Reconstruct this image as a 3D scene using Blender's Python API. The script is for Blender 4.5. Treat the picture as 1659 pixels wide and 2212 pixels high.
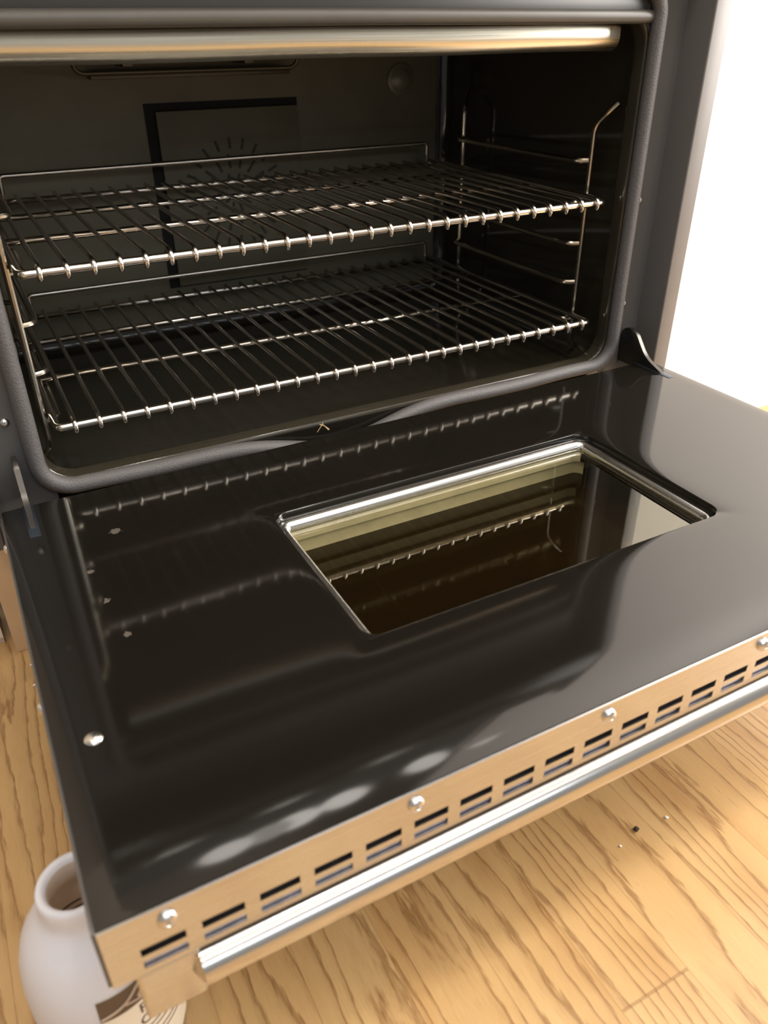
import bpy, bmesh, math, random
from mathutils import Vector, Matrix
random.seed(7)
S = bpy.context.scene
COL = S.collection
for o in list(bpy.data.objects):
    bpy.data.objects.remove(o)

# ------------------------------------------------------------------ camera
cam_d = bpy.data.cameras.new('camera')
cam = bpy.data.objects.new('camera', cam_d)
COL.objects.link(cam)
_a, _b, _c = 1.0225997, 0.0101900, -0.4884898
Rm = Matrix.Rotation(_c, 3, 'Z') @ Matrix.Rotation(_b, 3, 'Y') @ Matrix.Rotation(_a, 3, 'X')
cam.matrix_world = Matrix.Translation((0.0236072, -0.6779159, 0.3558230)) @ Rm.to_4x4()
cam_d.sensor_fit = 'HORIZONTAL'
cam_d.sensor_width = 36.0
cam_d.lens = 36.0 * 1698.354 / 1659.0
cam_d.clip_start = 0.02
cam_d.dof.use_dof = True
cam_d.dof.focus_distance = 0.78
cam_d.dof.aperture_fstop = 9.0
S.camera = cam

# ------------------------------------------------------------------ view, world, lights
S.view_settings.view_transform = 'Standard'
S.view_settings.look = 'None'
S.view_settings.gamma = 1.0
S.view_settings.use_curve_mapping = False
S.view_settings.exposure = 0.0

W_ = bpy.data.worlds.new('room_air')
S.world = W_
W_.use_nodes = True
bg = W_.node_tree.nodes['Background']
bg.inputs[0].default_value = (1.0, 0.96, 0.90, 1)
bg.inputs[1].default_value = 0.36

FZ = -0.23          # floor height (the door's inner face lies at z = 0)
CZ = 2.17           # ceiling height


def area(name, loc, target, sx, sy, power, color, shape='RECTANGLE', spread=180):
    l = bpy.data.lights.new(name, 'AREA')
    l.shape = shape
    l.size = sx
    l.size_y = sy
    l.energy = power
    l.color = color
    l.spread = math.radians(spread)
    o = bpy.data.objects.new(name, l)
    COL.objects.link(o)
    o.location = loc
    d = Vector(target) - Vector(loc)
    o.rotation_euler = d.to_track_quat('-Z', 'Y').to_euler()
    return o


WARM = (1.0, 0.94, 0.86)
# daylight from the glazed side of the room, falling on the white wall right of the oven
area('daylight', (2.10, -0.75, 1.05), (1.25, 0.16, 0.85), 0.9, 1.7, 92, (1.0, 0.95, 0.90))
# recessed ceiling lamps
for (x, y, e) in [(-0.75, -0.75, 6.0), (0.00, -0.62, 6.0), (0.45, -0.60, 6.0), (0.95, -0.75, 6.0), (-0.4, -1.9, 8.0)]:
    area('ceiling_lamp', (x, y, CZ - 0.02), (x, y, 0), 0.13, 0.13, e, WARM, 'DISK')
# cool daylight from the window behind the camera
area('window_daylight', (0.30, -2.50, 1.35), (0.30, 0.0, 0.25), 2.6, 0.65, 17, (0.80, 0.89, 1.0))
# small unseen lamps added for the glints along the door's front roll
for (x, e) in [(0.21, 0.30), (0.30, 0.14), (0.37, 0.34), (0.49, 0.34), (0.71, 0.30), (0.87, 0.20)]:
    area('glint_lamp', (x, 0.20, 1.30), (x, 0.0, 0), 0.12, 0.12, e, WARM, 'DISK')
# long ceiling light added to draw the bright band on the handle
area('handle_glint_strip', (0.75, -1.75, CZ - 0.03), (0.75, -1.75, 0), 2.8, 0.20, 14, (1.0, 0.96, 0.90))


# ------------------------------------------------------------------ materials
def new_mat(name):
    m = bpy.data.materials.new(name)
    m.use_nodes = True
    nt = m.node_tree
    return m, nt, nt.nodes['Principled BSDF']


def N(nt, t, **kw):
    n = nt.nodes.new(t)
    for k, v in kw.items():
        if k.startswith('i_'):
            n.inputs[k[2:]].default_value = v
        else:
            setattr(n, k, v)
    return n


def L(nt, a, b):
    nt.links.new(a, b)


def math_(nt, op, a, b=None, c=None):
    n = nt.nodes.new('ShaderNodeMath')
    n.operation = op
    for k, v in enumerate((a, b, c)):
        if v is None:
            continue
        if isinstance(v, (int, float)):
            n.inputs[k].default_value = v
        else:
            L(nt, v, n.inputs[k])
    return n.outputs[0]


def ramp(nt, fac, stops):
    r = nt.nodes.new('ShaderNodeValToRGB')
    cr = r.color_ramp
    while len(cr.elements) > 1:
        cr.elements.remove(cr.elements[-1])
    cr.elements[0].position = stops[0][0]
    cr.elements[0].color = (*stops[0][1], 1)
    for p, c in stops[1:]:
        e = cr.elements.new(p)
        e.color = (*c, 1)
    L(nt, fac, r.inputs[0])
    return r.outputs[0]


def mix(nt, fac, a, b, mode='MIX'):
    n = nt.nodes.new('ShaderNodeMix')
    n.data_type = 'RGBA'
    n.blend_type = mode
    if isinstance(fac, (int, float)):
        n.inputs[0].default_value = fac
    else:
        L(nt, fac, n.inputs[0])
    for k, v in ((6, a), (7, b)):
        if isinstance(v, tuple):
            n.inputs[k].default_value = (*v, 1) if len(v) == 3 else v
        else:
            L(nt, v, n.inputs[k])
    return n.outputs[2]


def simple(name, col, rough=0.5, metal=0.0, noise=0.0, nscale=40.0, bump=0.0, ior=1.5):
    m, nt, p = new_mat(name)
    p.inputs['Base Color'].default_value = (*col, 1)
    p.inputs['Roughness'].default_value = rough
    p.inputs['Metallic'].default_value = metal
    p.inputs['IOR'].default_value = ior
    tc = N(nt, 'ShaderNodeTexCoord')
    if noise or bump:
        nz = N(nt, 'ShaderNodeTexNoise', i_Scale=nscale, i_Detail=4.0)
        L(nt, tc.outputs['Object'], nz.inputs['Vector'])
        if noise:
            c = mix(nt, nz.outputs['Fac'], tuple(v * (1 - noise) for v in col), tuple(min(1, v * (1 + noise)) for v in col))
            L(nt, c, p.inputs['Base Color'])
        if bump:
            b = N(nt, 'ShaderNodeBump', i_Strength=bump, i_Distance=0.002)
            L(nt, nz.outputs['Fac'], b.inputs['Height'])
            L(nt, b.outputs[0], p.inputs['Normal'])
    return m


def brushed(name, col, rough, axis=0, amt=0.12, stains=0.0):
    """brushed stainless steel, the grain running along one axis"""
    m, nt, p = new_mat(name)
    p.inputs['Metallic'].default_value = 1.0
    tc = N(nt, 'ShaderNodeTexCoord')
    mp = N(nt, 'ShaderNodeMapping')
    sc = [900.0, 900.0, 900.0]
    sc[axis] = 6.0
    mp.inputs['Scale'].default_value = sc
    L(nt, tc.outputs['Object'], mp.inputs[0])
    nz = N(nt, 'ShaderNodeTexNoise', i_Scale=1.0, i_Detail=2.0)
    L(nt, mp.outputs[0], nz.inputs['Vector'])
    c = mix(nt, nz.outputs['Fac'], tuple(v * (1 - amt) for v in col), tuple(min(1, v * (1 + amt)) for v in col))
    L(nt, c, p.inputs['Base Color'])
    r = math_(nt, 'MULTIPLY_ADD', nz.outputs['Fac'], rough * 0.6, rough * 0.7)
    L(nt, r, p.inputs['Roughness'])
    return m


M = {}
# black porcelain enamel
m, nt, p = new_mat('black_enamel')
p.inputs['Roughness'].default_value = 0.075
tc = N(nt, 'ShaderNodeTexCoord')
nz = N(nt, 'ShaderNodeTexNoise', i_Scale=9.0, i_Detail=3.0)
L(nt, tc.outputs['Object'], nz.inputs['Vector'])
c = mix(nt, nz.outputs['Fac'], (0.0072, 0.0060, 0.0045), (0.0098, 0.0082, 0.0062))
# small pale spots on the door panel (positions on the panel)
spots = [(0.0820, -0.079, 0.0042), (0.0525, -0.1295, 0.0026), (0.0560, -0.1735, 0.0024), (0.0610, -0.2195, 0.0026),
         (0.3440, -0.270, 0.0008)]
sep = N(nt, 'ShaderNodeSeparateXYZ')
L(nt, tc.outputs['Object'], sep.inputs[0])
wob = N(nt, 'ShaderNodeTexNoise', i_Scale=420.0, i_Detail=2.0)
L(nt, tc.outputs['Object'], wob.inputs['Vector'])
tot = None
for (sx, sy, sr) in spots:
    dx = math_(nt, 'SUBTRACT', sep.outputs[0], sx)
    dy = math_(nt, 'SUBTRACT', sep.outputs[1], sy)
    d2 = math_(nt, 'ADD', math_(nt, 'MULTIPLY', dx, dx), math_(nt, 'MULTIPLY', dy, dy))
    d = math_(nt, 'SQRT', d2)
    d = math_(nt, 'MULTIPLY_ADD', math_(nt, 'SUBTRACT', wob.outputs['Fac'], 0.5), sr * 2.6, d)
    v = math_(nt, 'LESS_THAN', d, sr)
    tot = v if tot is None else math_(nt, 'MAXIMUM', tot, v)
topmask = math_(nt, 'MULTIPLY', tot, math_(nt, 'LESS_THAN', math_(nt, 'ABSOLUTE', sep.outputs[2]), 0.004))
c2 = mix(nt, math_(nt, 'MULTIPLY', topmask, 0.22), c, (0.42, 0.36, 0.30))
L(nt, c2, p.inputs['Base Color'])
M['enamel'] = m

M['cavity'] = simple('cavity_enamel', (0.027, 0.023, 0.0155), 0.09, noise=0.25, nscale=14)
M['cavity_back'] = simple('back_wall_enamel', (0.125, 0.110, 0.070), 0.48, noise=0.2, nscale=20)
M['fan_cover'] = simple('fan_cover_enamel', (0.130, 0.116, 0.076), 0.55, noise=0.2, nscale=20)
M['frame'] = simple('front_frame_enamel', (0.098, 0.092, 0.087), 0.30, noise=0.15, nscale=10)
M['slot'] = simple('fan_slot', (0.045, 0.040, 0.028), 0.7)
M['dark'] = simple('matte_dark', (0.006, 0.005, 0.004), 0.8)
M['gasket'] = simple('woven_gasket', (0.085, 0.079, 0.077), 0.55, noise=0.3, nscale=700, bump=0.35)
M['flange'] = simple('flange_grey', (0.075, 0.068, 0.056), 0.42, noise=0.15, nscale=30)
M['steel'] = brushed('brushed_steel', (0.64, 0.64, 0.65), 0.26, 0)
M['steel_v'] = brushed('brushed_steel_upright', (0.68, 0.64, 0.59), 0.30, 2)
M['side_metal'] = simple('satin_side_metal', (0.185, 0.176, 0.170), 0.5, 0.45, noise=0.05, nscale=30)
M['handle'] = brushed('handle_steel', (0.66, 0.64, 0.61), 0.19, 0, 0.05)
M['shield'] = brushed('shield_steel', (0.74, 0.71, 0.60), 0.30, 0, 0.1)
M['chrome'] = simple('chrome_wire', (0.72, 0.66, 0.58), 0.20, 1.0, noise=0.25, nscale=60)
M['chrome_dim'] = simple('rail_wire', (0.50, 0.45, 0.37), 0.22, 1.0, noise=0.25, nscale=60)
M['screw'] = simple('screw_steel', (0.72, 0.69, 0.66), 0.22, 1.0)
M['recess'] = simple('screw_recess', (0.10, 0.09, 0.08), 0.5, 0.8)
M['trim_ring'] = simple('window_trim_steel', (0.90, 0.88, 0.84), 0.22, 1.0)
M['tunnel'] = simple('window_tunnel_lit', (0.80, 0.76, 0.62), 0.45, 0.0, noise=0.2, nscale=50)
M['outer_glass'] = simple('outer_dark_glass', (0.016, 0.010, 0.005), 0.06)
M['lens'] = simple('lamp_lens', (0.16, 0.14, 0.09), 0.25)
M['element'] = simple('element_metal', (0.10, 0.085, 0.055), 0.4, 0.6)

# inner window pane: coated glass, partly mirror
m, nt, p = new_mat('coated_window_glass')
nt.nodes.remove(p)
out = nt.nodes['Material Output']
tr = N(nt, 'ShaderNodeBsdfTransparent')
tr.inputs[0].default_value = (0.87, 0.845, 0.745, 1)
gl = N(nt, 'ShaderNodeBsdfGlossy')
gl.inputs['Roughness'].default_value = 0.012
gl.inputs['Color'].default_value = (0.95, 0.92, 0.80, 1)
lwt = N(nt, 'ShaderNodeLayerWeight', i_Blend=0.5)
class fr:
    outputs = [math_(nt, 'MULTIPLY_ADD', math_(nt, 'POWER', lwt.outputs['Facing'], 4.0), 0.75, 0.13)]

ms = N(nt, 'ShaderNodeMixShader')
geo = N(nt, 'ShaderNodeNewGeometry')
L(nt, math_(nt, 'MULTIPLY', fr.outputs[0], math_(nt, 'SUBTRACT', 1.0, geo.outputs['Backfacing'])), ms.inputs[0])
L(nt, tr.outputs[0], ms.inputs[1])
L(nt, gl.outputs[0], ms.inputs[2])
L(nt, ms.outputs[0], out.inputs[0])
M['glass'] = m

# oak strip floor
m, nt, p = new_mat('oak_floor')
tc = N(nt, 'ShaderNodeTexCoord')
sep = N(nt, 'ShaderNodeSeparateXYZ')
L(nt, tc.outputs['Object'], sep.inputs[0])
X, Y = sep.outputs[0], sep.outputs[1]
PW = 0.0625
row = math_(nt, 'FLOOR', math_(nt, 'DIVIDE', math_(nt, 'SUBTRACT', X, 0.3), PW))
wn = N(nt, 'ShaderNodeTexWhiteNoise', noise_dimensions='1D')
L(nt, row, wn.inputs['W'])
# staggered board ends; the board right of x=0.30 ends at y=-0.50
yo = math_(nt, 'MULTIPLY', wn.outputs['Value'], 1.1)
row0 = math_(nt, 'COMPARE', row, 0.0, 0.1)
yo = math_(nt, 'ADD', math_(nt, 'MULTIPLY', yo, math_(nt, 'SUBTRACT', 1.0, row0)), math_(nt, 'MULTIPLY', row0, 0.50))
yy = math_(nt, 'DIVIDE', math_(nt, 'ADD', Y, yo), 1.1)
seg = math_(nt, 'FLOOR', yy)
cid = N(nt, 'ShaderNodeCombineXYZ')
L(nt, row, cid.inputs[0])
L(nt, seg, cid.inputs[1])
wn2 = N(nt, 'ShaderNodeTexWhiteNoise', noise_dimensions='2D')
L(nt, cid.outputs[0], wn2.inputs['Vector'])
rnd = wn2.outputs['Value']
rnd10 = math_(nt, 'MULTIPLY', rnd, 37.0)
# cathedral grain: bands across X bent by long noise
v1 = N(nt, 'ShaderNodeCombineXYZ')
L(nt, math_(nt, 'MULTIPLY', X, 15.0), v1.inputs[0])
L(nt, math_(nt, 'MULTIPLY', Y, 2.3), v1.inputs[1])
L(nt, rnd10, v1.inputs[2])
n1 = N(nt, 'ShaderNodeTexNoise', i_Scale=1.0, i_Detail=1.5, i_Roughness=0.45)
L(nt, v1.outputs[0], n1.inputs['Vector'])
v2 = N(nt, 'ShaderNodeCombineXYZ')
L(nt, math_(nt, 'MULTIPLY', X, 260.0), v2.inputs[0])
L(nt, math_(nt, 'MULTIPLY', Y, 42.0), v2.inputs[1])
n2 = N(nt, 'ShaderNodeTexNoise', i_Scale=1.0, i_Detail=2.0)
L(nt, v2.outputs[0], n2.inputs['Vector'])
phase = math_(nt, 'ADD', math_(nt, 'MULTIPLY', X, 78.0), math_(nt, 'MULTIPLY', n1.outputs['Fac'], 9.0))
phase = math_(nt, 'ADD', phase, math_(nt, 'MULTIPLY', n2.outputs['Fac'], 0.55))
phase = math_(nt, 'ADD', phase, rnd10)
fr_ = math_(nt, 'FRACT', phase)
v3 = N(nt, 'ShaderNodeCombineXYZ')
L(nt, math_(nt, 'MULTIPLY', X, 1500.0), v3.inputs[0])
L(nt, math_(nt, 'MULTIPLY', Y, 55.0), v3.inputs[1])
n3 = N(nt, 'ShaderNodeTexNoise', i_Scale=1.0, i_Detail=2.0)
L(nt, v3.outputs[0], n3.inputs['Vector'])
line = ramp(nt, fr_, [(0.0, (0, 0, 0)), (0.50, (0.05, 0.05, 0.05)), (0.74, (0.28, 0.28, 0.28)), (0.88, (1, 1, 1)), (0.95, (0.5, 0.5, 0.5)), (1.0, (0, 0, 0))])
lw = N(nt, 'ShaderNodeRGBToBW')
L(nt, line, lw.inputs[0])
lines = math_(nt, 'MULTIPLY', lw.outputs[0], math_(nt, 'MULTIPLY_ADD', n3.outputs['Fac'], 1.0, 0.32))
# broad darker heartwood smears
v4 = N(nt, 'ShaderNodeCombineXYZ')
L(nt, math_(nt, 'MULTIPLY', X, 22.0), v4.inputs[0])
L(nt, math_(nt, 'MULTIPLY', Y, 6.0), v4.inputs[1])
L(nt, rnd10, v4.inputs[2])
n4 = N(nt, 'ShaderNodeTexNoise', i_Scale=1.0, i_Detail=3.0)
L(nt, v4.outputs[0], n4.inputs['Vector'])
base = ramp(nt, n4.outputs['Fac'], [(0.30, (0.57, 0.385, 0.180)), (0.55, (0.52, 0.335, 0.148)), (0.75, (0.40, 0.225, 0.085))])
base = mix(nt, math_(nt, 'MULTIPLY_ADD', rnd, 0.22, 0.0), base, (0.50, 0.25, 0.075))
fine = ramp(nt, n3.outputs['Fac'], [(0.35, (1, 1, 1)), (0.62, (0.93, 0.90, 0.86)), (0.75, (0.80, 0.74, 0.66))])
base = mix(nt, 0.55, base, fine, 'MULTIPLY')
colr = mix(nt, math_(nt, 'MINIMUM', math_(nt, 'MULTIPLY', lines, 0.86), 0.95), base, (0.19, 0.085, 0.025))
# seams between the strips
fx = math_(nt, 'FRACT', math_(nt, 'DIVIDE', math_(nt, 'SUBTRACT', X, 0.3), PW))
sx = math_(nt, 'LESS_THAN', math_(nt, 'MINIMUM', fx, math_(nt, 'SUBTRACT', 1.0, fx)), 0.009)
fy = math_(nt, 'FRACT', yy)
sy = math_(nt, 'LESS_THAN', math_(nt, 'MINIMUM', fy, math_(nt, 'SUBTRACT', 1.0, fy)), 0.0011)
seam = math_(nt, 'MAXIMUM', math_(nt, 'MULTIPLY', sx, 0.45), math_(nt, 'MULTIPLY', sy, 0.8))
colr = mix(nt, math_(nt, 'MULTIPLY', seam, 0.55), colr, (0.17, 0.075, 0.022))
L(nt, colr, p.inputs['Base Color'])
p.inputs['Roughness'].default_value = 0.34
bmp = N(nt, 'ShaderNodeBump', i_Strength=0.12, i_Distance=0.001)
L(nt, math_(nt, 'SUBTRACT', 1.0, math_(nt, 'ADD', lines, seam)), bmp.inputs['Height'])
L(nt, bmp.outputs[0], p.inputs['Normal'])
M['oak'] = m

M['wall'] = simple('white_wall_paint', (0.84, 0.81, 0.77), 0.7, noise=0.03, nscale=6, bump=0.05)
M['ceiling'] = simple('ceiling_paint', (0.80, 0.76, 0.70), 0.8, noise=0.02, nscale=5)
M['side_board'] = simple('tan_painted_board', (0.60, 0.42, 0.25), 0.5, noise=0.12, nscale=18)

# scuffed white wall foot left of the oven
m, nt, p = new_mat('scuffed_white_board')
tc = N(nt, 'ShaderNodeTexCoord')
nz = N(nt, 'ShaderNodeTexNoise', i_Scale=70.0, i_Detail=5.0)
L(nt, tc.outputs['Object'], nz.inputs['Vector'])
sep = N(nt, 'ShaderNodeSeparateXYZ')
L(nt, tc.outputs['Object'], sep.inputs[0])
low = math_(nt, 'LESS_THAN', math_(nt, 'MULTIPLY_ADD', nz.outputs['Fac'], -0.03, sep.outputs[2]), FZ - 0.008)
c = ramp(nt, nz.outputs['Fac'], [(0.3, (0.74, 0.67, 0.57)), (0.66, (0.66, 0.57, 0.46)), (0.72, (0.30, 0.22, 0.15))])
c = mix(nt, math_(nt, 'MULTIPLY', low, 0.55), c, (0.22, 0.15, 0.09))
L(nt, c, p.inputs['Base Color'])
p.inputs['Roughness'].default_value = 0.6
M['scuffed'] = m

# translucent white plastic
def plastic(name, col, tcol, rough, fac):
    m, nt, p = new_mat(name)
    p.inputs['Base Color'].default_value = (*col, 1)
    p.inputs['Roughness'].default_value = rough
    t = N(nt, 'ShaderNodeBsdfTranslucent')
    t.inputs[0].default_value = (*tcol, 1)
    x = N(nt, 'ShaderNodeMixShader')
    x.inputs[0].default_value = fac
    L(nt, p.outputs[0], x.inputs[1])
    L(nt, t.outputs[0], x.inputs[2])
    L(nt, x.outputs[0], nt.nodes['Material Output'].inputs[0])
    return m


M['plastic'] = plastic('white_plastic', (0.86, 0.87, 0.94), (0.86, 0.84, 0.84), 0.36, 0.30)
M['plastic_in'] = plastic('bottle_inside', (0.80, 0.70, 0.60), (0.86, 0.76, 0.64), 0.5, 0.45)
M['label'] = simple('cream_label', (0.80, 0.72, 0.58), 0.45, noise=0.04, nscale=60)
M['print'] = simple('brown_print', (0.105, 0.066, 0.042), 0.5, noise=0.15, nscale=90)
M['print_light'] = simple('pale_print', (0.50, 0.37, 0.26), 0.5)
M['crumb_dark'] = simple('burnt_crumb', (0.035, 0.022, 0.012), 0.8)
M['crumb_pale'] = simple('pale_crumb', (0.85, 0.80, 0.74), 0.6)
M['straw'] = simple('dry_straw', (0.45, 0.33, 0.17), 0.6)


# ------------------------------------------------------------------ mesh helpers
def link(name, bm, mat, parent=None, smooth=True, angle=35):
    me = bpy.data.meshes.new(name)
    bmesh.ops.recalc_face_normals(bm, faces=bm.faces)
    bm.to_mesh(me)
    bm.free()
    me.materials.append(mat)
    if smooth:
        me.shade_smooth()
        me.set_sharp_from_angle(angle=math.radians(angle))
    o = bpy.data.objects.new(name, me)
    COL.objects.link(o)
    if parent:
        o.parent = parent
    return o


def box(bm, x0, x1, y0, y1, z0, z1, bev=0.0, seg=2):
    r = bmesh.ops.create_cube(bm, size=1.0)
    vs = r['verts']
    for v in vs:
        v.co = Vector((x0 + (v.co.x + 0.5) * (x1 - x0), y0 + (v.co.y + 0.5) * (y1 - y0), z0 + (v.co.z + 0.5) * (z1 - z0)))
    if bev:
        es = list({e for v in vs for e in v.link_edges})
        bmesh.ops.bevel(bm, geom=es, offset=bev, segments=seg, profile=0.5, affect='EDGES')


def smooth_path(pts, rad, n=5):
    """round the corners of a polyline"""
    P = [Vector(p) for p in pts]
    out = [P[0]]
    for i in range(1, len(P) - 1):
        a, b, c = P[i - 1], P[i], P[i + 1]
        u, v = (a - b), (c - b)
        r = min(rad, u.length * 0.49, v.length * 0.49)
        s, e = b + u.normalized() * r, b + v.normalized() * r
        for k in range(n + 1):
            t = k / n
            out.append(s.lerp(b, t).lerp(b.lerp(e, t), t))
    out.append(P[-1])
    return out


def tube(bm, pts, r, seg=10, cap=True, closed=False):
    P = [Vector(p) for p in pts]
    Q = []
    for q in P:
        if not Q or (q - Q[-1]).length > 1e-6:
            Q.append(q)
    P = Q
    n = len(P)
    rings = []
    prev = None
    for i in range(n):
        if closed:
            t = (P[(i + 1) % n] - P[i - 1]).normalized()
        else:
            t = (P[min(i + 1, n - 1)] - P[max(i - 1, 0)]).normalized()
        if prev is None:
            ref = Vector((0, 0, 1)) if abs(t.z) < 0.9 else Vector((1, 0, 0))
            nrm = (ref - t * ref.dot(t)).normalized()
        else:
            nrm = (prev - t * prev.dot(t)).normalized()
        prev = nrm
        b = t.cross(nrm)
        rr = r[i] if isinstance(r, (list, tuple)) else r
        rings.append([bm.verts.new(P[i] + (nrm * math.cos(2 * math.pi * k / seg) + b * math.sin(2 * math.pi * k / seg)) * rr) for k in range(seg)])
    m_ = n if closed else n - 1
    for i in range(m_):
        A, B = rings[i], rings[(i + 1) % n]
        for k in range(seg):
            bm.faces.new((A[k], A[(k + 1) % seg], B[(k + 1) % seg], B[k]))
    if cap and not closed:
        for i, s in ((0, -1), (n - 1, 1)):
            t = (P[1] - P[0]).normalized() * -1 if i == 0 else (P[-1] - P[-2]).normalized()
            rr = r[i] if isinstance(r, (list, tuple)) else r
            c = bm.verts.new(P[i] + t * rr * 0.5)
            ring = rings[i]
            for k in range(seg):
                bm.faces.new((ring[k], ring[(k + 1) % seg], c))


def lathe(bm, prof, seg=48, axis='Z', origin=(0, 0, 0)):
    O = Vector(origin)
    rings = []
    for (r, h) in prof:
        if r < 1e-6:
            p = Vector((0, 0, h)) if axis == 'Z' else Vector((0, -h, 0))
            rings.append([bm.verts.new(O + p)])
            continue
        ring = []
        for k in range(seg):
            a = 2 * math.pi * k / seg
            if axis == 'Z':
                p = Vector((r * math.cos(a), r * math.sin(a), h))
            elif axis == '-Y':
                p = Vector((r * math.cos(a), -h, r * math.sin(a)))
            else:
                p = Vector((-h, r * math.cos(a), r * math.sin(a)))
            ring.append(bm.verts.new(O + p))
        rings.append(ring)
    for A, B in zip(rings, rings[1:]):
        if len(A) == 1 and len(B) == 1:
            continue
        for k in range(seg):
            k2 = (k + 1) % seg
            if len(A) == 1:
                bm.faces.new((A[0], B[k], B[k2]))
            elif len(B) == 1:
                bm.faces.new((A[k], A[k2], B[0]))
            else:
                bm.faces.new((A[k], A[k2], B[k2], B[k]))


def rrect(x0, x1, y0, y1, r, nc=8, ns=24):
    """rounded rectangle loop; ns points on each side, nc on each corner"""
    pts = []
    cs = [(x1 - r, y0 + r, -90), (x1 - r, y1 - r, 0), (x0 + r, y1 - r, 90), (x0 + r, y0 + r, 180)]
    ends = [((x0 + r, y0), (x1 - r, y0)), ((x1, y0 + r), (x1, y1 - r)), ((x1 - r, y1), (x0 + r, y1)), ((x0, y1 - r), (x0, y0 + r))]
    for (cx, cy, a0), (s, e) in zip(cs, ends):
        for k in range(ns):
            t = k / ns
            pts.append((s[0] + (e[0] - s[0]) * t, s[1] + (e[1] - s[1]) * t))
        for k in range(nc):
            a = math.radians(a0 + 90 * k / nc)
            pts.append((cx + r * math.cos(a), cy + r * math.sin(a)))
    return pts


def tag(o, label=None, cat=None, group=None, kind=None):
    if label:
        o['label'] = label
    if cat:
        o['category'] = cat
    if group:
        o['group'] = group
    if kind:
        o['kind'] = kind
    return o


def empty(name, loc=(0, 0, 0)):
    o = bpy.data.objects.new(name, None)
    o.empty_display_size = 0.05
    o.location = loc
    COL.objects.link(o)
    return o


# ------------------------------------------------------------------ the room
WY = 0.165      # back wall plane
def slab(name, x0, x1, y0, y1, z0, z1, mat):
    bm = bmesh.new()
    box(bm, x0, x1, y0, y1, z0, z1)
    return tag(link(name, bm, mat, smooth=False), kind='structure')


slab('floor', -1.6, 2.8, -2.6, 0.65, FZ - 0.04, FZ, M['oak'])
slab('ceiling', -1.6, 2.8, -2.6, 0.65, CZ, CZ + 0.04, M['ceiling'])
slab('wall_right', 0.795, 2.8, WY, WY + 0.05, FZ, CZ, M['wall'])
slab('wall_left', -1.6, -0.040, WY - 0.035, WY + 0.015, FZ, CZ, M['scuffed'])
bm = bmesh.new()
box(bm, -0.030, 0.014, 0.104, 0.138, FZ, -0.0368, 0.0015)
tag(link('trim_1', bm, M['side_board']), 'narrow tan painted board standing left of the oven', kind='structure')

# ------------------------------------------------------------------ the oven
W = 0.757
DL = 0.4263         # door length
CX = W / 2
oven = tag(empty('oven', (CX, 0.2, FZ)), 'black enamel oven with stainless trim, its door lowered open', 'oven')


def part(name, bm, mat, parent=oven, **kw):
    o = link(name, bm, mat, None, **kw)
    o.parent = parent
    # geometry is written in world coordinates
    T = Matrix.Translation((-CX, -0.2, -FZ)) if parent is oven else Matrix.Identity(4)
    o.matrix_parent_inverse = T
    return o


FY = 0.035   # front face plane of the frame
# cavity liner: an open box with rounded inner corners
cx0, cx1, cy1, cz0, cz1 = 0.046, 0.711, 0.447, 0.0005, 0.366
bm = bmesh.new()


def cav_loop(y, g, r):
    return [Vector((x, y, z)) for x, z in rrect(cx0 - g, cx1 + g, cz0 - g, cz1 + g, r, 8, 14)]


loops = [cav_loop(FY - 0.001, 0.004, 0.03), cav_loop(FY - 0.0006, 0.0022, 0.028), cav_loop(FY + 0.0003, 0.0008, 0.028), cav_loop(FY + 0.0015, 0.0, 0.027), cav_loop(FY + 0.012, -0.0012, 0.026),
         cav_loop(FY + 0.0155, -0.0012, 0.026), cav_loop(FY + 0.0165, 0.0005, 0.026), cav_loop(FY + 0.021, 0.012, 0.026), cav_loop(FY + 0.026, 0.0145, 0.026),
         cav_loop(0.30, 0.015, 0.028), cav_loop(cy1 - 0.012, 0.015, 0.028), cav_loop(cy1 - 0.006, 0.0133, 0.027), cav_loop(cy1 - 0.0025, 0.0095, 0.025), cav_loop(cy1 - 0.0005, 0.003, 0.020),
         cav_loop(cy1, -0.014, 0.012)]
rv = [[bm.verts.new(p) for p in lp] for lp in loops]
for A, B in zip(rv, rv[1:]):
    for k in range(len(A)):
        bm.faces.new((A[k], A[(k + 1) % len(A)], B[(k + 1) % len(A)], B[k]))
part('cavity', bm, M['cavity'], angle=60)
bm = bmesh.new()
box(bm, cx0 + 0.004, cx1 - 0.004, cy1 - 0.0008, cy1 + 0.006, cz0 + 0.001, cz1 - 0.001)
part('back_wall', bm, M['cavity_back'])
# insulated casing around the cavity, out of sight but closing the oven
bm = bmesh.new()
box(bm, -0.010, 0.020, FY + 0.012, 0.47, -0.034, 0.62)
box(bm, W - 0.020, W + 0.010, FY + 0.012, 0.47, -0.034, 0.62)
box(bm, 0.02, W - 0.02, 0.458, 0.47, -0.034, 0.62)
box(bm, 0.02, W - 0.02, FY + 0.012, 0.46, -0.034, -0.026)
box(bm, 0.02, W - 0.02, FY + 0.012, 0.46, 0.385, 0.40)
part('casing', bm, M['frame'], smooth=False)
bm = bmesh.new()
box(bm, -0.005, W + 0.005, 0.14, 0.46, FZ, -0.034)
part('plinth', bm, M['dark'], smooth=False)

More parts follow.
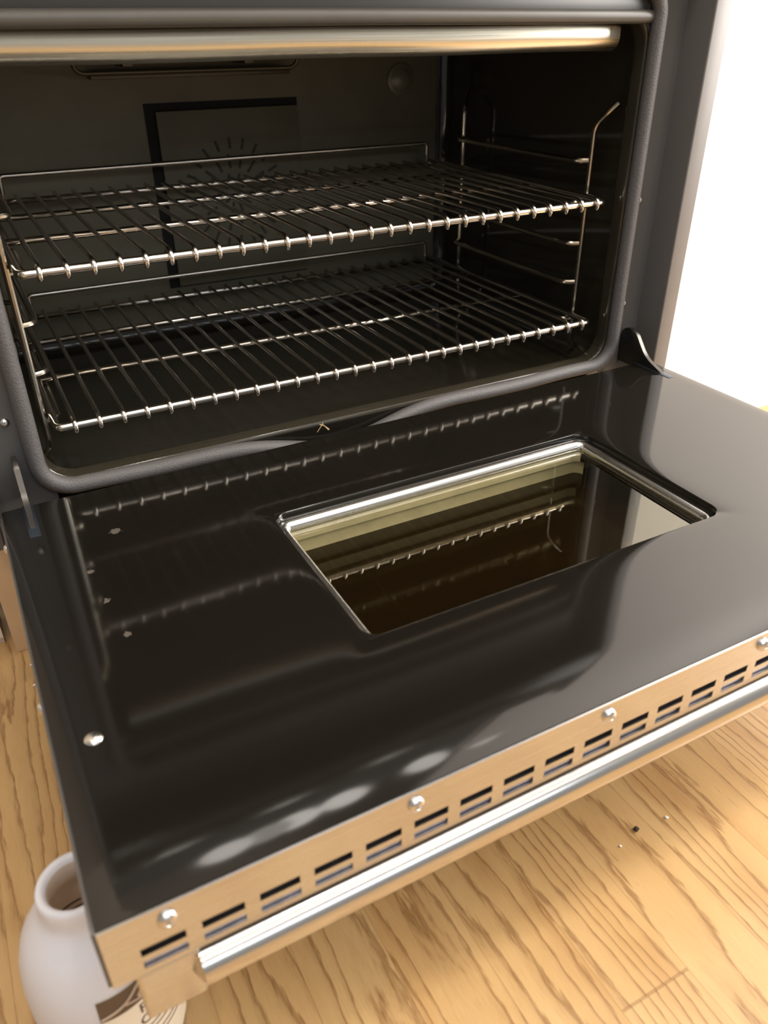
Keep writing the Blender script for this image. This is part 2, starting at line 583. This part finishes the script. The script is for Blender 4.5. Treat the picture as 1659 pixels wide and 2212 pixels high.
# front frame: black face with the opening
bm = bmesh.new()
inn = rrect(cx0 - 0.004, cx1 + 0.004, cz0 - 0.004, cz1 + 0.004, 0.03, 8, 14)
oz0, oz1 = -0.040, 0.470
outr = rrect(-0.016, W + 0.016, oz0, oz1, 0.0012, 8, 14)
lv = []
for s, dy in ((0.0, 0.010), (0.0, 0.0), (0.5, 0.0), (1.0, 0.0), (1.0, 0.012)):
    lv.append([bm.verts.new((a[0] * (1 - s) + b[0] * s, FY + dy, a[1] * (1 - s) + b[1] * s)) for a, b in zip(inn, outr)])
for A, B in zip(lv, lv[1:]):
    for k in range(len(A)):
        bm.faces.new((A[k], A[(k + 1) % len(A)], B[(k + 1) % len(A)], B[k]))
part('front_frame', bm, M['frame'], angle=30)
# slim ridge lines pressed into the right and left of the face
# stainless side trims
for x0, x1 in ((W + 0.0045, W + 0.0275), (-0.0275, -0.0045)):
    bm = bmesh.new()
    box(bm, x0, x1, -0.0035, 0.20, -0.036, 0.70, 0.0018, 3)
    part('side_trim', bm, M['side_metal'])
# control panel over the opening
bm = bmesh.new()
box(bm, -0.004, W + 0.004, -0.012, 0.45, 0.472, 0.64, 0.003, 3)
part('control_panel', bm, simple('black_control_panel', (0.012, 0.011, 0.010), 0.22, noise=0.1, nscale=12))
# pressed flange across the top of the opening
bm = bmesh.new()
tube(bm, smooth_path([(0.030, 0.034, 0.3665), (0.380, 0.034, 0.3675), (W - 0.036, 0.034, 0.3665)], 0.05), 0.0065, 14)
part('top_flange', bm, M['flange'])
# black sill under the opening and fascia over it
bm = bmesh.new()
box(bm, 0.050, W - 0.050, FY - 0.0012, FY + 0.004, -0.038, -0.0042, 0.0006)
part('lower_sill', bm, M['enamel'])
bm = bmesh.new()
box(bm, 0.050, W - 0.050, FY - 0.0012, FY + 0.004, 0.3725, 0.3860, 0.0006)
part('upper_fascia', bm, simple('fascia_enamel', (0.035, 0.034, 0.033), 0.4, noise=0.1, nscale=20))
# polished heat shield just inside the top
bm = bmesh.new()
prof = [(0.066, 0.3640), (0.0600, 0.3632), (0.0575, 0.3610), (0.0568, 0.3575), (0.0564, 0.3530), (0.0564, 0.3490), (0.0570, 0.3455),
        (0.0584, 0.3420), (0.0612, 0.3388), (0.0655, 0.3366), (0.0705, 0.3360), (0.0760, 0.3372), (0.0800, 0.3400)]
xs = [0.064 + (0.694 - 0.064) * k / 24 for k in range(25)]
rows = [[bm.verts.new((x, y, z + 0.0004 * math.sin(x * 23))) for (y, z) in prof] for x in xs]
for A, B in zip(rows, rows[1:]):
    for k in range(len(prof) - 1):
        bm.faces.new((A[k], A[k + 1], B[k + 1], B[k]))
bmesh.ops.contextual_create(bm, geom=rows[0])
bmesh.ops.contextual_create(bm, geom=rows[-1])
part('heat_shield', bm, M['shield'], angle=50)
# broil rails at the rear of the ceiling
bm = bmesh.new()
tube(bm, smooth_path([(0.19, 0.10, 0.352), (0.19, 0.395, 0.352), (0.195, 0.405, 0.318), (0.47, 0.405, 0.318), (0.475, 0.395, 0.352), (0.475, 0.10, 0.352)], 0.012), 0.0026, 10)
part('broil_element', bm, M['element'])
bm = bmesh.new()
for x in (0.255, 0.405):
    box(bm, x - 0.006, x + 0.006, 0.398, 0.446, 0.324, 0.334, 0.001)
box(bm, 0.215, 0.470, 0.425, 0.446, 0.3105, 0.3165, 0.0015)
part('element_bracket', bm, M['element'])
# fan cover on the back wall
bm = bmesh.new()
box(bm, 0.2765, 0.4845, cy1 - 0.0022, cy1 - 0.0005, 0.050, 0.2815)
part('fan_cover_dark_sheet', bm, M['dark'], smooth=False)  # flat dark sheet behind the cover, showing along its left and top
bm = bmesh.new()
box(bm, 0.2895, 0.4835, cy1 - 0.0065, cy1 - 0.001, 0.052, 0.2725, 0.0015)
fan_cover = part('fan_cover', bm, M['fan_cover'])
bm = bmesh.new()
for ring, (ra, rb, cnt) in enumerate(((0.012, 0.026, 10), (0.032, 0.050, 16), (0.056, 0.070, 22))):
    for k in range(cnt):
        a = 2 * math.pi * (k + 0.3 * ring) / cnt
        ca, sa = math.cos(a), math.sin(a)
        h = 0.0019
        q = []
        for rr, ss in ((ra, -1), (rb, -1), (rb, 1), (ra, 1)):
            q.append((0.384 + rr * ca - ss * h * sa, 0.168 + rr * sa + ss * h * ca))
        va = [bm.verts.new((x, cy1 - 0.0068, z)) for x, z in q]
        vb = [bm.verts.new((x, cy1 - 0.0062, z)) for x, z in q]
        bm.faces.new(va)
        bm.faces.new(vb[::-1])
        for i in range(4):
            bm.faces.new((va[i], va[(i + 1) % 4], vb[(i + 1) % 4], vb[i]))
o = part('fan_slots', bm, M['slot'], parent=fan_cover, smooth=False)
# oven lamp
bm = bmesh.new()
lathe(bm, [(0.021, 0.0), (0.021, 0.003), (0.018, 0.005), (0.0165, 0.005), (0.012, 0.009), (0.0, 0.0115)], 32, '-Y', (0.646, cy1 - 0.001, 0.297))
part('oven_lamp', bm, M['lens'])

# woven door gasket; its bottom run sags out of its channel near the middle
bm = bmesh.new()
loop = rrect(0.0385, W - 0.0385, -0.0055, 0.395, 0.030, 10, 60)
gp = []
for x, z in loop:
    y = 0.0285
    if z < 0.02:
        s = math.exp(-((x - 0.335) / 0.078) ** 2)
        z -= 0.0200 * s
        y -= 0.004 * math.exp(-((x - 0.335) / 0.10) ** 2)
        z += 0.0012 * math.sin(x * 31)
    gp.append((x, y, z))
tube(bm, gp, 0.0078, 14, closed=True)
part('door_gasket', bm, M['gasket'], angle=80)

# screws on the black face
def dome_screw(bm, o, axis, r=0.0048, h=0.0026):
    lathe(bm, [(r, -0.0006), (r, 0.0004), (r * 0.93, h * 0.5), (r * 0.7, h * 0.82), (r * 0.36, h), (r * 0.26, h * 0.55), (0, h * 0.5)], 20, axis, o)


for x in (0.0225, W - 0.0225):
    for z in (0.067, 0.187):
        bm = bmesh.new()
        dome_screw(bm, (x, FY, z), '-Y', 0.0042, 0.003)
        part('face_screw', bm, M['screw'])

# rack guides: two bent uprights a side, five rails each
RZ = [0.0389 + 0.0467 * k for k in range(5)]


def guide(side):
    f = (lambda x: x) if side > 0 else (lambda x: W - x)
    g = None
    for y0, dy in ((0.086, -0.016), (0.3575, 0.012)):
        bm = bmesh.new()
        pts = [(f(0.7160), y0 + dy * 1.05, 0.2855), (f(0.7085), y0 + dy * 0.75, 0.277), (f(0.7005), y0, 0.263), (f(0.7005), y0 + 0.001, 0.016),
               (f(0.7045), y0 + 0.004, 0.004), (f(0.7240), y0 + 0.012 * (1 if dy < 0 else -1), -0.004)]
        tube(bm, smooth_path(pts, 0.012, 6), 0.0031, 10)
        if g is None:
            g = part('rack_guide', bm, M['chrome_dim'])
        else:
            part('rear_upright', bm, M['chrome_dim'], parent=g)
    for z in RZ:
        bm = bmesh.new()
        pts = [(f(0.7005), 0.0885, z), (f(0.6875), 0.094, z), (f(0.686), 0.114, z), (f(0.686), 0.330, z), (f(0.6875), 0.350, z), (f(0.7005), 0.3555, z)]
        tube(bm, smooth_path(pts, 0.010, 6), 0.0032, 10)
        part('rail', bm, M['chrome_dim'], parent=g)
    return g


guide(1)
guide(-1)

# ------------------------------------------------------------------ the door (part of the oven)
wx0, wx1, wy0, wy1 = CX - 0.1724, CX + 0.1724, -0.3026, -0.1187
NC, NS = 10, 44
hole = rrect(wx0, wx1, wy0, wy1, 0.014, NC, NS)
outer = rrect(0.0, W, -DL, 0.0, 0.0015, NC, NS)


def sd_hole(x, y):
    dx = abs(x - CX) - (wx1 - wx0) / 2
    dy = abs(y - (wy0 + wy1) / 2) - (wy1 - wy0) / 2
    return math.hypot(max(dx, 0), max(dy, 0)) + min(max(dx, dy), 0)


def door_z(x, y):
    """the pressed panel: soft roll along the front, a dip round the window, slight oil-canning"""
    z = 0.0
    t = max(0.0, 0.032 - (y + DL)) / 0.032
    z -= 0.0025 * t ** 1.8
    t = max(0.0, 0.012 - x) / 0.012
    z -= 0.0007 * t ** 2
    t = max(0.0, 0.012 - (W - x)) / 0.012
    z -= 0.0007 * t ** 2
    d = sd_hole(x, y)
    z -= 0.0011 * math.exp(-d / 0.007)
    z += 0.00022 * math.sin(x * 14 + 1.0) * math.sin(y * 21 + 0.6)
    u = min(1.0, max(0.0, (x - 0.455) / 0.125))
    v = min(1.0, max(0.0, (-0.285 - y) / 0.10))
    z += 0.0012 * u * u * (3 - 2 * u) * v * v * (3 - 2 * v)
    return z


bm = bmesh.new()
# finer steps close to the hole and to the rim
ss = [0, .006, .014, .025, .04, .06, .09, .13, .18, .24, .30, .37, .44, .52, .60, .67, .73, .78, .83, .87, .905, .935, .96, .98, .992, 1.0]
lv = []
for s in ss:
    ring = []
    for a, b in zip(hole, outer):
        x, y = a[0] * (1 - s) + b[0] * s, a[1] * (1 - s) + b[1] * s
        ring.append(bm.verts.new((x, y, door_z(x, y))))
    lv.append(ring)
# rolled bezel inside the window opening
prev_in = []
for (g, z) in ((0.0006, -0.0018), (0.0012, -0.0034), (0.0016, -0.0070), (0.0018, -0.0110)):
    h2 = rrect(wx0 + g, wx1 - g, wy0 + g, wy1 - g, max(0.014 - g, 0.004), NC, NS)
    prev_in.append([bm.verts.new((x, y, z)) for x, y in h2])
lv = prev_in[::-1] + lv
# outer skirt
for (g, z) in ((0.0003, -0.0045), (0.0003, -0.012)):
    o2 = rrect(-g, W + g, -DL - g, g, 0.0016, NC, NS)
    lv.append([bm.verts.new((x, y, z)) for x, y in o2])
for A, B in zip(lv, lv[1:]):
    n = len(A)
    for k in range(n):
        bm.faces.new((A[k], A[(k + 1) % n], B[(k + 1) % n], B[k]))
door = part('door', bm, M['enamel'], angle=50)
tag(door, 'lowered oven door with black enamel inner panel')


def dpart(name, bm, mat, **kw):
    o = link(name, bm, mat, None, **kw)
    o.parent = door
    return o


# NOTE door geometry is in world coordinates and the door's own origin sits at the world origin
DT = 0.0488     # door thickness
# stainless outer skin: bottom sheet and side returns
bm = bmesh.new()
sk = rrect(-0.0022, W + 0.0022, -DL, -0.004, 0.001, NC, NS)
hk = rrect(wx0 - 0.004, wx1 + 0.004, wy0 - 0.004, wy1 + 0.004, 0.016, NC, NS)
rv = [[bm.verts.new((x, y, z)) for x, y in lp] for lp, z in ((sk, -DT), (hk, -DT), (hk, -DT + 0.002), (sk, -DT + 0.002))]
for i in range(4):
    A, B = rv[i], rv[(i + 1) % 4]
    for k in range(len(A)):
        bm.faces.new((A[k], A[(k + 1) % len(A)], B[(k + 1) % len(A)], B[k]))
dpart('outer_skin', bm, M['steel_v'], smooth=False)
bm = bmesh.new()
box(bm, -0.0022, 0.0004, -DL, -0.004, -DT, -0.0035, 0.0006)
dpart('side_return', bm, M['frame'])
bm = bmesh.new()
box(bm, W - 0.0004, W + 0.0022, -DL, -0.004, -DT, -0.0035, 0.0006)
dpart('side_return', bm, M['frame'])
for y in (-0.050, -0.256):
    bm = bmesh.new()
    dome_screw(bm, (-0.002, y, -0.0085), '-X', 0.0042, 0.0026)
    dpart('side_screw', bm, M['screw'])
# vented stainless front strip: a sheet with two rows of slots
x0s, dS, zs, sw, sh = 0.0276, 0.0311, -0.0363, 0.0228, 0.0060
nS = 23
xb = [0.0]
for k in range(nS):
    xb += [x0s + k * dS - sw / 2, x0s + k * dS + sw / 2]
xb.append(W)
zb = [-0.0030, zs + 0.0051 + sh / 2, zs + 0.0051 - sh / 2, zs - 0.0051 + sh / 2, zs - 0.0051 - sh / 2, -DT]
bm = bmesh.new()
yf, yb_ = -DL - 0.0016, -DL - 0.0004
gf = [[bm.verts.new((x, yf, z)) for z in zb] for x in xb]
gb = [[bm.verts.new((x, yb_, z)) for z in zb] for x in xb]
def is_hole(i, j):
    return (i % 2 == 1) and j in (1, 3) and 0 < i < len(xb) - 2 + 1
nx, nzb = len(xb) - 1, len(zb) - 1
for i in range(nx):
    for j in range(nzb):
        if is_hole(i, j):
            continue
        bm.faces.new((gf[i][j], gf[i + 1][j], gf[i + 1][j + 1], gf[i][j + 1]))
        bm.faces.new((gb[i][j], gb[i][j + 1], gb[i + 1][j + 1], gb[i + 1][j]))
        for (di, dj, e) in ((-1, 0, ((i, j), (i, j + 1))), (1, 0, ((i + 1, j), (i + 1, j + 1))), (0, -1, ((i, j), (i + 1, j))), (0, 1, ((i, j + 1), (i + 1, j + 1)))):
            a, b = i + di, j + dj
            if a < 0 or b < 0 or a >= nx or b >= nzb or is_hole(a, b):
                (p1, q1), (p2, q2) = e
                bm.faces.new((gf[p1][q1], gf[p2][q2], gb[p2][q2], gb[p1][q1]))
vent = dpart('vent_strip', bm, M['steel'], smooth=False)
tag(vent, 'stainless strip with slotted vents along the door edge')
# behind the slots: dark hollow and a galvanised ledge
bm = bmesh.new()
box(bm, 0.003, W - 0.003, -DL + 0.010, -DL + 0.012, -DT + 0.003, -0.012)
box(bm, 0.003, W - 0.003, -DL + 0.0005, -DL + 0.011, -0.0145, -0.0130)
dpart('vent_cavity', bm, simple('vent_hollow', (0.055, 0.046, 0.038), 0.6, noise=0.3, nscale=80), smooth=False)
bm = bmesh.new()
box(bm, 0.004, W - 0.004, -DL + 0.0005, -DL + 0.0095, -DT + 0.0024, -0.0414, 0.0004)
dpart('vent_ledge', bm, simple('galvanised_ledge', (0.40, 0.40, 0.46), 0.35, 1.0, noise=0.6, nscale=130))
for k in range(6):
    bm = bmesh.new()
    dome_screw(bm, (0.0321 + 0.1402 * k, yf, -0.0132), '-Y', 0.0052, 0.0034)
    dpart('strip_screw', bm, M['screw'])
# screws holding the inner panel
for x in (0.0222, W - 0.0222):
    bm = bmesh.new()
    lathe(bm, [(0.0056, -0.0006), (0.0056, 0.0003), (0.0048, 0.0013), (0.003, 0.0022), (0.0, 0.0026)], 24, 'Z', (x, -0.3060, door_z(x, -0.3060)))
    s_ = dpart('panel_screw', bm, M['screw'])
    for a in (0.5, 0.5 + math.pi / 2):
        u, v = Vector((math.cos(a), math.sin(a), 0)), Vector((-math.sin(a), math.cos(a), 0))
# window: steel trim ring, coated inner pane, tunnel with painted light and shade, dark outer pane
bm = bmesh.new()
ringp = rrect(wx0 + 0.0046, wx1 - 0.0046, wy0 + 0.0046, wy1 - 0.0046, 0.010, NC, NS)
tube(bm, [(x, y, -0.0128) for x, y in ringp], 0.0054, 14, closed=True)
dpart('window_trim', bm, M['trim_ring'], angle=80)
bm = bmesh.new()
pane = rrect(wx0 + 0.006, wx1 - 0.006, wy0 + 0.006, wy1 - 0.006, 0.009, NC, 8)
a = [bm.verts.new((x, y, -0.0155)) for x, y in pane]
b = [bm.verts.new((x, y, -0.0180)) for x, y in pane]
bm.faces.new(a)
bm.faces.new(b[::-1])
for k in range(len(a)):
    bm.faces.new((a[k], b[k], b[(k + 1) % len(a)], a[(k + 1) % len(a)]))
dpart('window_glass', bm, M['glass'], smooth=False)
bm = bmesh.new()
lp = [rrect(wx0 + g, wx1 - g, wy0 + g, wy1 - g, 0.01, NC, 8) for g in (0.004, 0.0075, 0.0075, 0.0040, 0.0040)]
zz = [-0.0182, -0.0185, -0.0285, -0.0292, -0.0445]
rv = [[bm.verts.new((x, y, z)) for x, y in l_] for l_, z in zip(lp, zz)]
for A, B in zip(rv, rv[1:]):
    for k in range(len(A)):
        bm.faces.new((A[k], A[(k + 1) % len(A)], B[(k + 1) % len(A)], B[k]))
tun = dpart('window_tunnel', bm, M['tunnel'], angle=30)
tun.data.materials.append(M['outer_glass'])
for f in tun.data.polygons:      # rear wall pale, the rest dark: light and shade put into colour
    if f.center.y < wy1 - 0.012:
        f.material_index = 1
bm = bmesh.new()
box(bm, wx0 - 0.006, wx1 + 0.006, wy0 - 0.006, wy1 + 0.006, -0.0470, -0.0445)
dpart('outer_glass', bm, M['outer_glass'], smooth=False)
# hinge slots and arms
for x in (0.0215, W - 0.0185):
    bm = bmesh.new()
    box(bm, x - 0.0045, x + 0.0045, -0.056, 0.001, -0.006, 0.0006, 0.0003)
    dpart('hinge_slot', bm, simple('hinge_slot_metal', (0.075, 0.095, 0.12), 0.32, 0.8))
    bm = bmesh.new()
    # a thin upright plate with a rounded shoulder
    prof = smooth_path([(0, 0.0335, -0.006), (0, 0.0335, 0.037), (0, 0.012, 0.041), (0, -0.012, 0.012), (0, -0.050, -0.002), (0, -0.030, -0.006)], 0.012, 6)
    va = [bm.verts.new((x - 0.0024, q.y, q.z)) for q in prof]
    vb = [bm.verts.new((x + 0.0024, q.y, q.z)) for q in prof]
    bm.faces.new(va)
    bm.faces.new(vb[::-1])
    for k in range(len(va)):
        k2 = (k + 1) % len(va)
        bm.faces.new((va[k], vb[k], vb[k2], va[k2]))
    rims = [e for e in bm.edges if abs(e.verts[0].co.x - e.verts[1].co.x) < 1e-6 and len(e.link_faces) == 2]
    bmesh.ops.bevel(bm, geom=rims, offset=0.0007, segments=2, profile=0.5, affect='EDGES')
    dpart('hinge_arm', bm, simple('hinge_steel', (0.075, 0.07, 0.065), 0.32, 0.85))
# handle: steel tube on two square posts under the door
hy, hz, hr = -0.4245, -0.0655, 0.0125
bm = bmesh.new()
tube(bm, [(0.0425, hy, hz), (W - 0.0425, hy, hz)], hr, 40)
handle = dpart('handle', bm, M['handle'], angle=60)
for x0, x1 in ((0.0105, 0.0440), (W - 0.0440, W - 0.0105)):
    bm = bmesh.new()
    box(bm, x0, x1, -0.4274, -0.392, -0.0915, -DT - 0.0002, 0.0030, 3)
    dpart('handle_post', bm, M['steel'])


# ------------------------------------------------------------------ the two wire racks
RXL, RXR = 0.0640, W - 0.0640
RYF, RYB = 0.0480, 0.4150
NW = 28


def make_rack(zbar, label):
    root = tag(empty('oven_rack', (CX, RYF, zbar)), label, 'oven rack', 'oven racks')

    def rp(name, bm, mat, me=None):
        o = link(name, bm, mat, root, angle=80)
        return o
    # local coordinates: x from the middle, y from the front bar, z from the bar's axis
    hw, dp = (RXR - RXL) / 2, RYB - RYF
    bm = bmesh.new()
    pts = smooth_path([(-hw, dp, 0), (-hw, 0, 0), (hw, 0, 0), (hw, dp, 0)], 0.007, 6)
    tube(bm, pts, 0.0038, 12)
    tube(bm, [(-hw, dp, 0), (hw, dp, 0)], 0.0036, 12)
    rp('frame', bm, M['chrome'])
    for y in (0.135, 0.262):
        bm = bmesh.new()
        tube(bm, [(-hw + 0.002, y, 0), (hw - 0.002, y, 0)], 0.0033, 12)
        rp('cross_bar', bm, M['chrome'])
    bm = bmesh.new()
    yb = dp - 0.008
    tube(bm, smooth_path([(-hw + 0.024, yb, 0.0), (-hw + 0.024, yb, 0.030), (hw - 0.024, yb, 0.030), (hw - 0.024, yb, 0.0)], 0.006, 6), 0.0030, 12)
    rp('back_stop', bm, M['chrome'])
    # one wire, hooked over the front bar; the rest are copies
    bm = bmesh.new()
    zt = 0.0038 + 0.0024
    pts = [(0, dp, zt), (0, 0.004, zt), (0, -0.0042, zt * 0.72), (0, -0.0064, 0.0), (0, -0.0048, -0.0056)]
    tube(bm, smooth_path(pts, 0.006, 6), 0.0024, 10)
    w0 = rp('wire', bm, M['chrome'])
    x_first, x_last = 0.0797 - CX, 0.6790 - CX
    for k in range(NW):
        o = w0 if k == 0 else w0.copy()
        if k:
            COL.objects.link(o)
            o.parent = root
        o.location = (x_first + (x_last - x_first) * k / (NW - 1), 0, 0)
    return root


make_rack(RZ[3] + 0.0073, 'upper chrome wire rack slid into the black oven')
make_rack(RZ[0] + 0.0073, 'lower chrome wire rack just above the oven floor')

# ------------------------------------------------------------------ the plastic bottle
BX, BY = -0.0085, -0.3480
bot = tag(empty('bottle', (BX, BY, FZ)), 'open white plastic bottle with cream label standing on the floor under the door', 'bottle')
H = 0.170
prof = [(0.0, 0.001), (0.030, 0.001), (0.036, 0.003), (0.0405, 0.010), (0.0435, 0.025), (0.0450, 0.045), (0.0452, 0.075), (0.0445, 0.100), (0.0425, 0.116),
        (0.0385, 0.130), (0.0325, 0.1405), (0.0265, 0.1475), (0.0235, 0.1515), (0.0225, 0.1545), (0.0222, 0.160), (0.0222, 0.1665), (0.0214, 0.1690), (0.0198, 0.1700), (0.0180, 0.1694),
        (0.0170, 0.1680), (0.0163, 0.1660)]
bm = bmesh.new()
lathe(bm, prof, 64)
link('body', bm, M['plastic'], bot, angle=70)
bm = bmesh.new()
inn = [(0.0163, 0.1661), (0.0160, 0.1620), (0.0185, 0.150), (0.028, 0.142), (0.038, 0.126), (0.0420, 0.100), (0.0425, 0.050), (0.040, 0.020), (0.034, 0.006), (0.0, 0.005)]
lathe(bm, inn, 64)
inside = link('inner_wall', bm, M['plastic_in'], bot, angle=70)


def prof_r(h):
    for (r0, h0), (r1, h1) in zip(prof[1:], prof[2:]):
        if h0 <= h <= h1 and h1 > h0:
            return r0 + (r1 - r0) * (h - h0) / (h1 - h0)
    return 0.045


def wrap_patch(bm, a0, a1, h0, h1, off, na=40, nh=10):
    g = []
    for i in range(na + 1):
        a = math.radians(a0 + (a1 - a0) * i / na)
        g.append([])
        for j in range(nh + 1):
            h = h0 + (h1 - h0) * j / nh
            r = prof_r(h) + off
            g[-1].append(bm.verts.new((r * math.cos(a), r * math.sin(a), h)))
    for i in range(na):
        for j in range(nh):
            bm.faces.new((g[i][j], g[i + 1][j], g[i + 1][j + 1], g[i][j + 1]))


LA0, LA1 = -99, 0        # the label's visible side, degrees round the bottle
bm = bmesh.new()
wrap_patch(bm, LA0, LA1, 0.022, 0.116, 0.0003)
label = link('label', bm, M['label'], bot, angle=80)
bm = bmesh.new()
wrap_patch(bm, LA0, -44, 0.098, 0.1155, 0.0006)
link('label_band', bm, M['print'], label, angle=80)
# swash emblem across the band
bm = bmesh.new()


def on_label(a, h, off=0.0010):
    r = prof_r(h) + off
    return Vector((r * math.cos(math.radians(a)), r * math.sin(math.radians(a)), h))


for pts, rad in (([(-98, .1010), (-88, .1025), (-79, .1050), (-72, .1095), (-66, .1135), (-62, .1120), (-65, .1075), (-70, .1040), (-67, .1020), (-60, .1050), (-55, .1110), (-51, .1130)], 0.0008),
                 ([(-80, .1040), (-70, .1012), (-60, .1010), (-50, .1040), (-45, .1080)], 0.0006)):
    P = smooth_path([on_label(a, h) for a, h in pts], 0.004, 4)
    tube(bm, P, rad, 6)
link('label_emblem', bm, M['print_light'], label)
# lettering wrapped round the label
dg = None


def wrap_text(txt, a0, h0, size, name):
    cu = bpy.data.curves.new(name, 'FONT')
    cu.body = txt
    cu.size = size
    cu.resolution_u = 3
    tmp = bpy.data.objects.new(name, cu)
    COL.objects.link(tmp)
    bpy.context.view_layer.update()
    me = bpy.data.meshes.new_from_object(tmp.evaluated_get(bpy.context.evaluated_depsgraph_get()))
    bpy.data.objects.remove(tmp)
    bpy.data.curves.remove(cu)
    for v in me.vertices:
        x, y = v.co.x, v.co.y
        h = h0 + y
        r = prof_r(h) + 0.0006
        a = math.radians(a0) + x / 0.045
        v.co = (r * math.cos(a), r * math.sin(a), h)
    me.materials.append(M['print'])
    o = bpy.data.objects.new(name, me)
    COL.objects.link(o)
    o.parent = label
    return o


wrap_text('Pro', -72, 0.0860, 0.0125, 'lettering')
wrap_text('Oxi', -74, 0.0740, 0.0125, 'lettering')
bm = bmesh.new()
for k, (a0, a1, h) in enumerate(((-70, -22, 0.068), (-70, -26, 0.063), (-60, -20, 0.056), (-60, -24, 0.051))):
    wrap_patch(bm, a0, a1, h, h + 0.0010, 0.0006, 20, 1)
wrap_patch(bm, -6, -3.5, 0.024, 0.112, 0.0006, 2, 20)
link('label_rules', bm, M['print'], label)
# print showing through on the far inner wall
bm = bmesh.new()
for h in (0.098, 0.092, 0.086):
    pts = []
    for k in range(25):
        a = math.radians(40 + 110 * k / 24)
        pts.append((0.0418 * math.cos(a), 0.0418 * math.sin(a), h))
    tube(bm, pts, 0.0007, 6)
link('print_lines', bm, M['print'], inside)

# ------------------------------------------------------------------ small debris
def crumb(name, loc, r, mat, label, group=None):
    bm = bmesh.new()
    bmesh.ops.create_icosphere(bm, subdivisions=2, radius=r)
    for v in bm.verts:
        v.co *= 0.75 + 0.5 * random.random()
        v.co.z *= 0.6
    lo = min(v.co.z for v in bm.verts)
    for v in bm.verts:
        v.co.z -= lo
    o = link(name, bm, mat, smooth=False)
    o.location = loc
    return tag(o, label, 'crumb', group)


crumb('crumb', (0.4122, -0.3942, FZ), 0.0026, M['crumb_dark'], 'dark burnt crumb on the oak floor in front of the door handle')
crumb('crumb', (0.4440, -0.3975, FZ), 0.0015, M['crumb_pale'], 'pale crumb on the oak floor right of the dark crumb')
crumb('crumb', (0.3895, -0.4000, FZ), 0.0011, M['crumb_pale'], 'tiny pale crumb on the oak floor left of the dark crumb')
crumb('crumb', (-0.0190, 0.075, FZ), 0.0014, M['crumb_pale'], 'pale crumb on the floor left of the door, near the tan board')
crumb('crumb', (-0.0200, 0.040, FZ), 0.0014, M['crumb_pale'], 'pale crumb on the floor left of the door, farther from the tan board')
bm = bmesh.new()
for pts in (((-.006, 0, 0), (-.002, -.001, .006), (.001, 0, .009)), ((.008, 0, 0), (.003, -.001, .005), (-.003, 0, .0085)), ((.0065, -.001, 0), (.002, -.002, .006), (.0, 0, .0075))):
    tube(bm, smooth_path(pts, 0.003), 0.00045, 6)
straw = link('straw_wisp', bm, M['straw'])
straw.location = (0.3180, 0.0230, -0.0050)
tag(straw, 'tiny dry straw wisp caught at the sagging oven gasket', 'straw wisp')
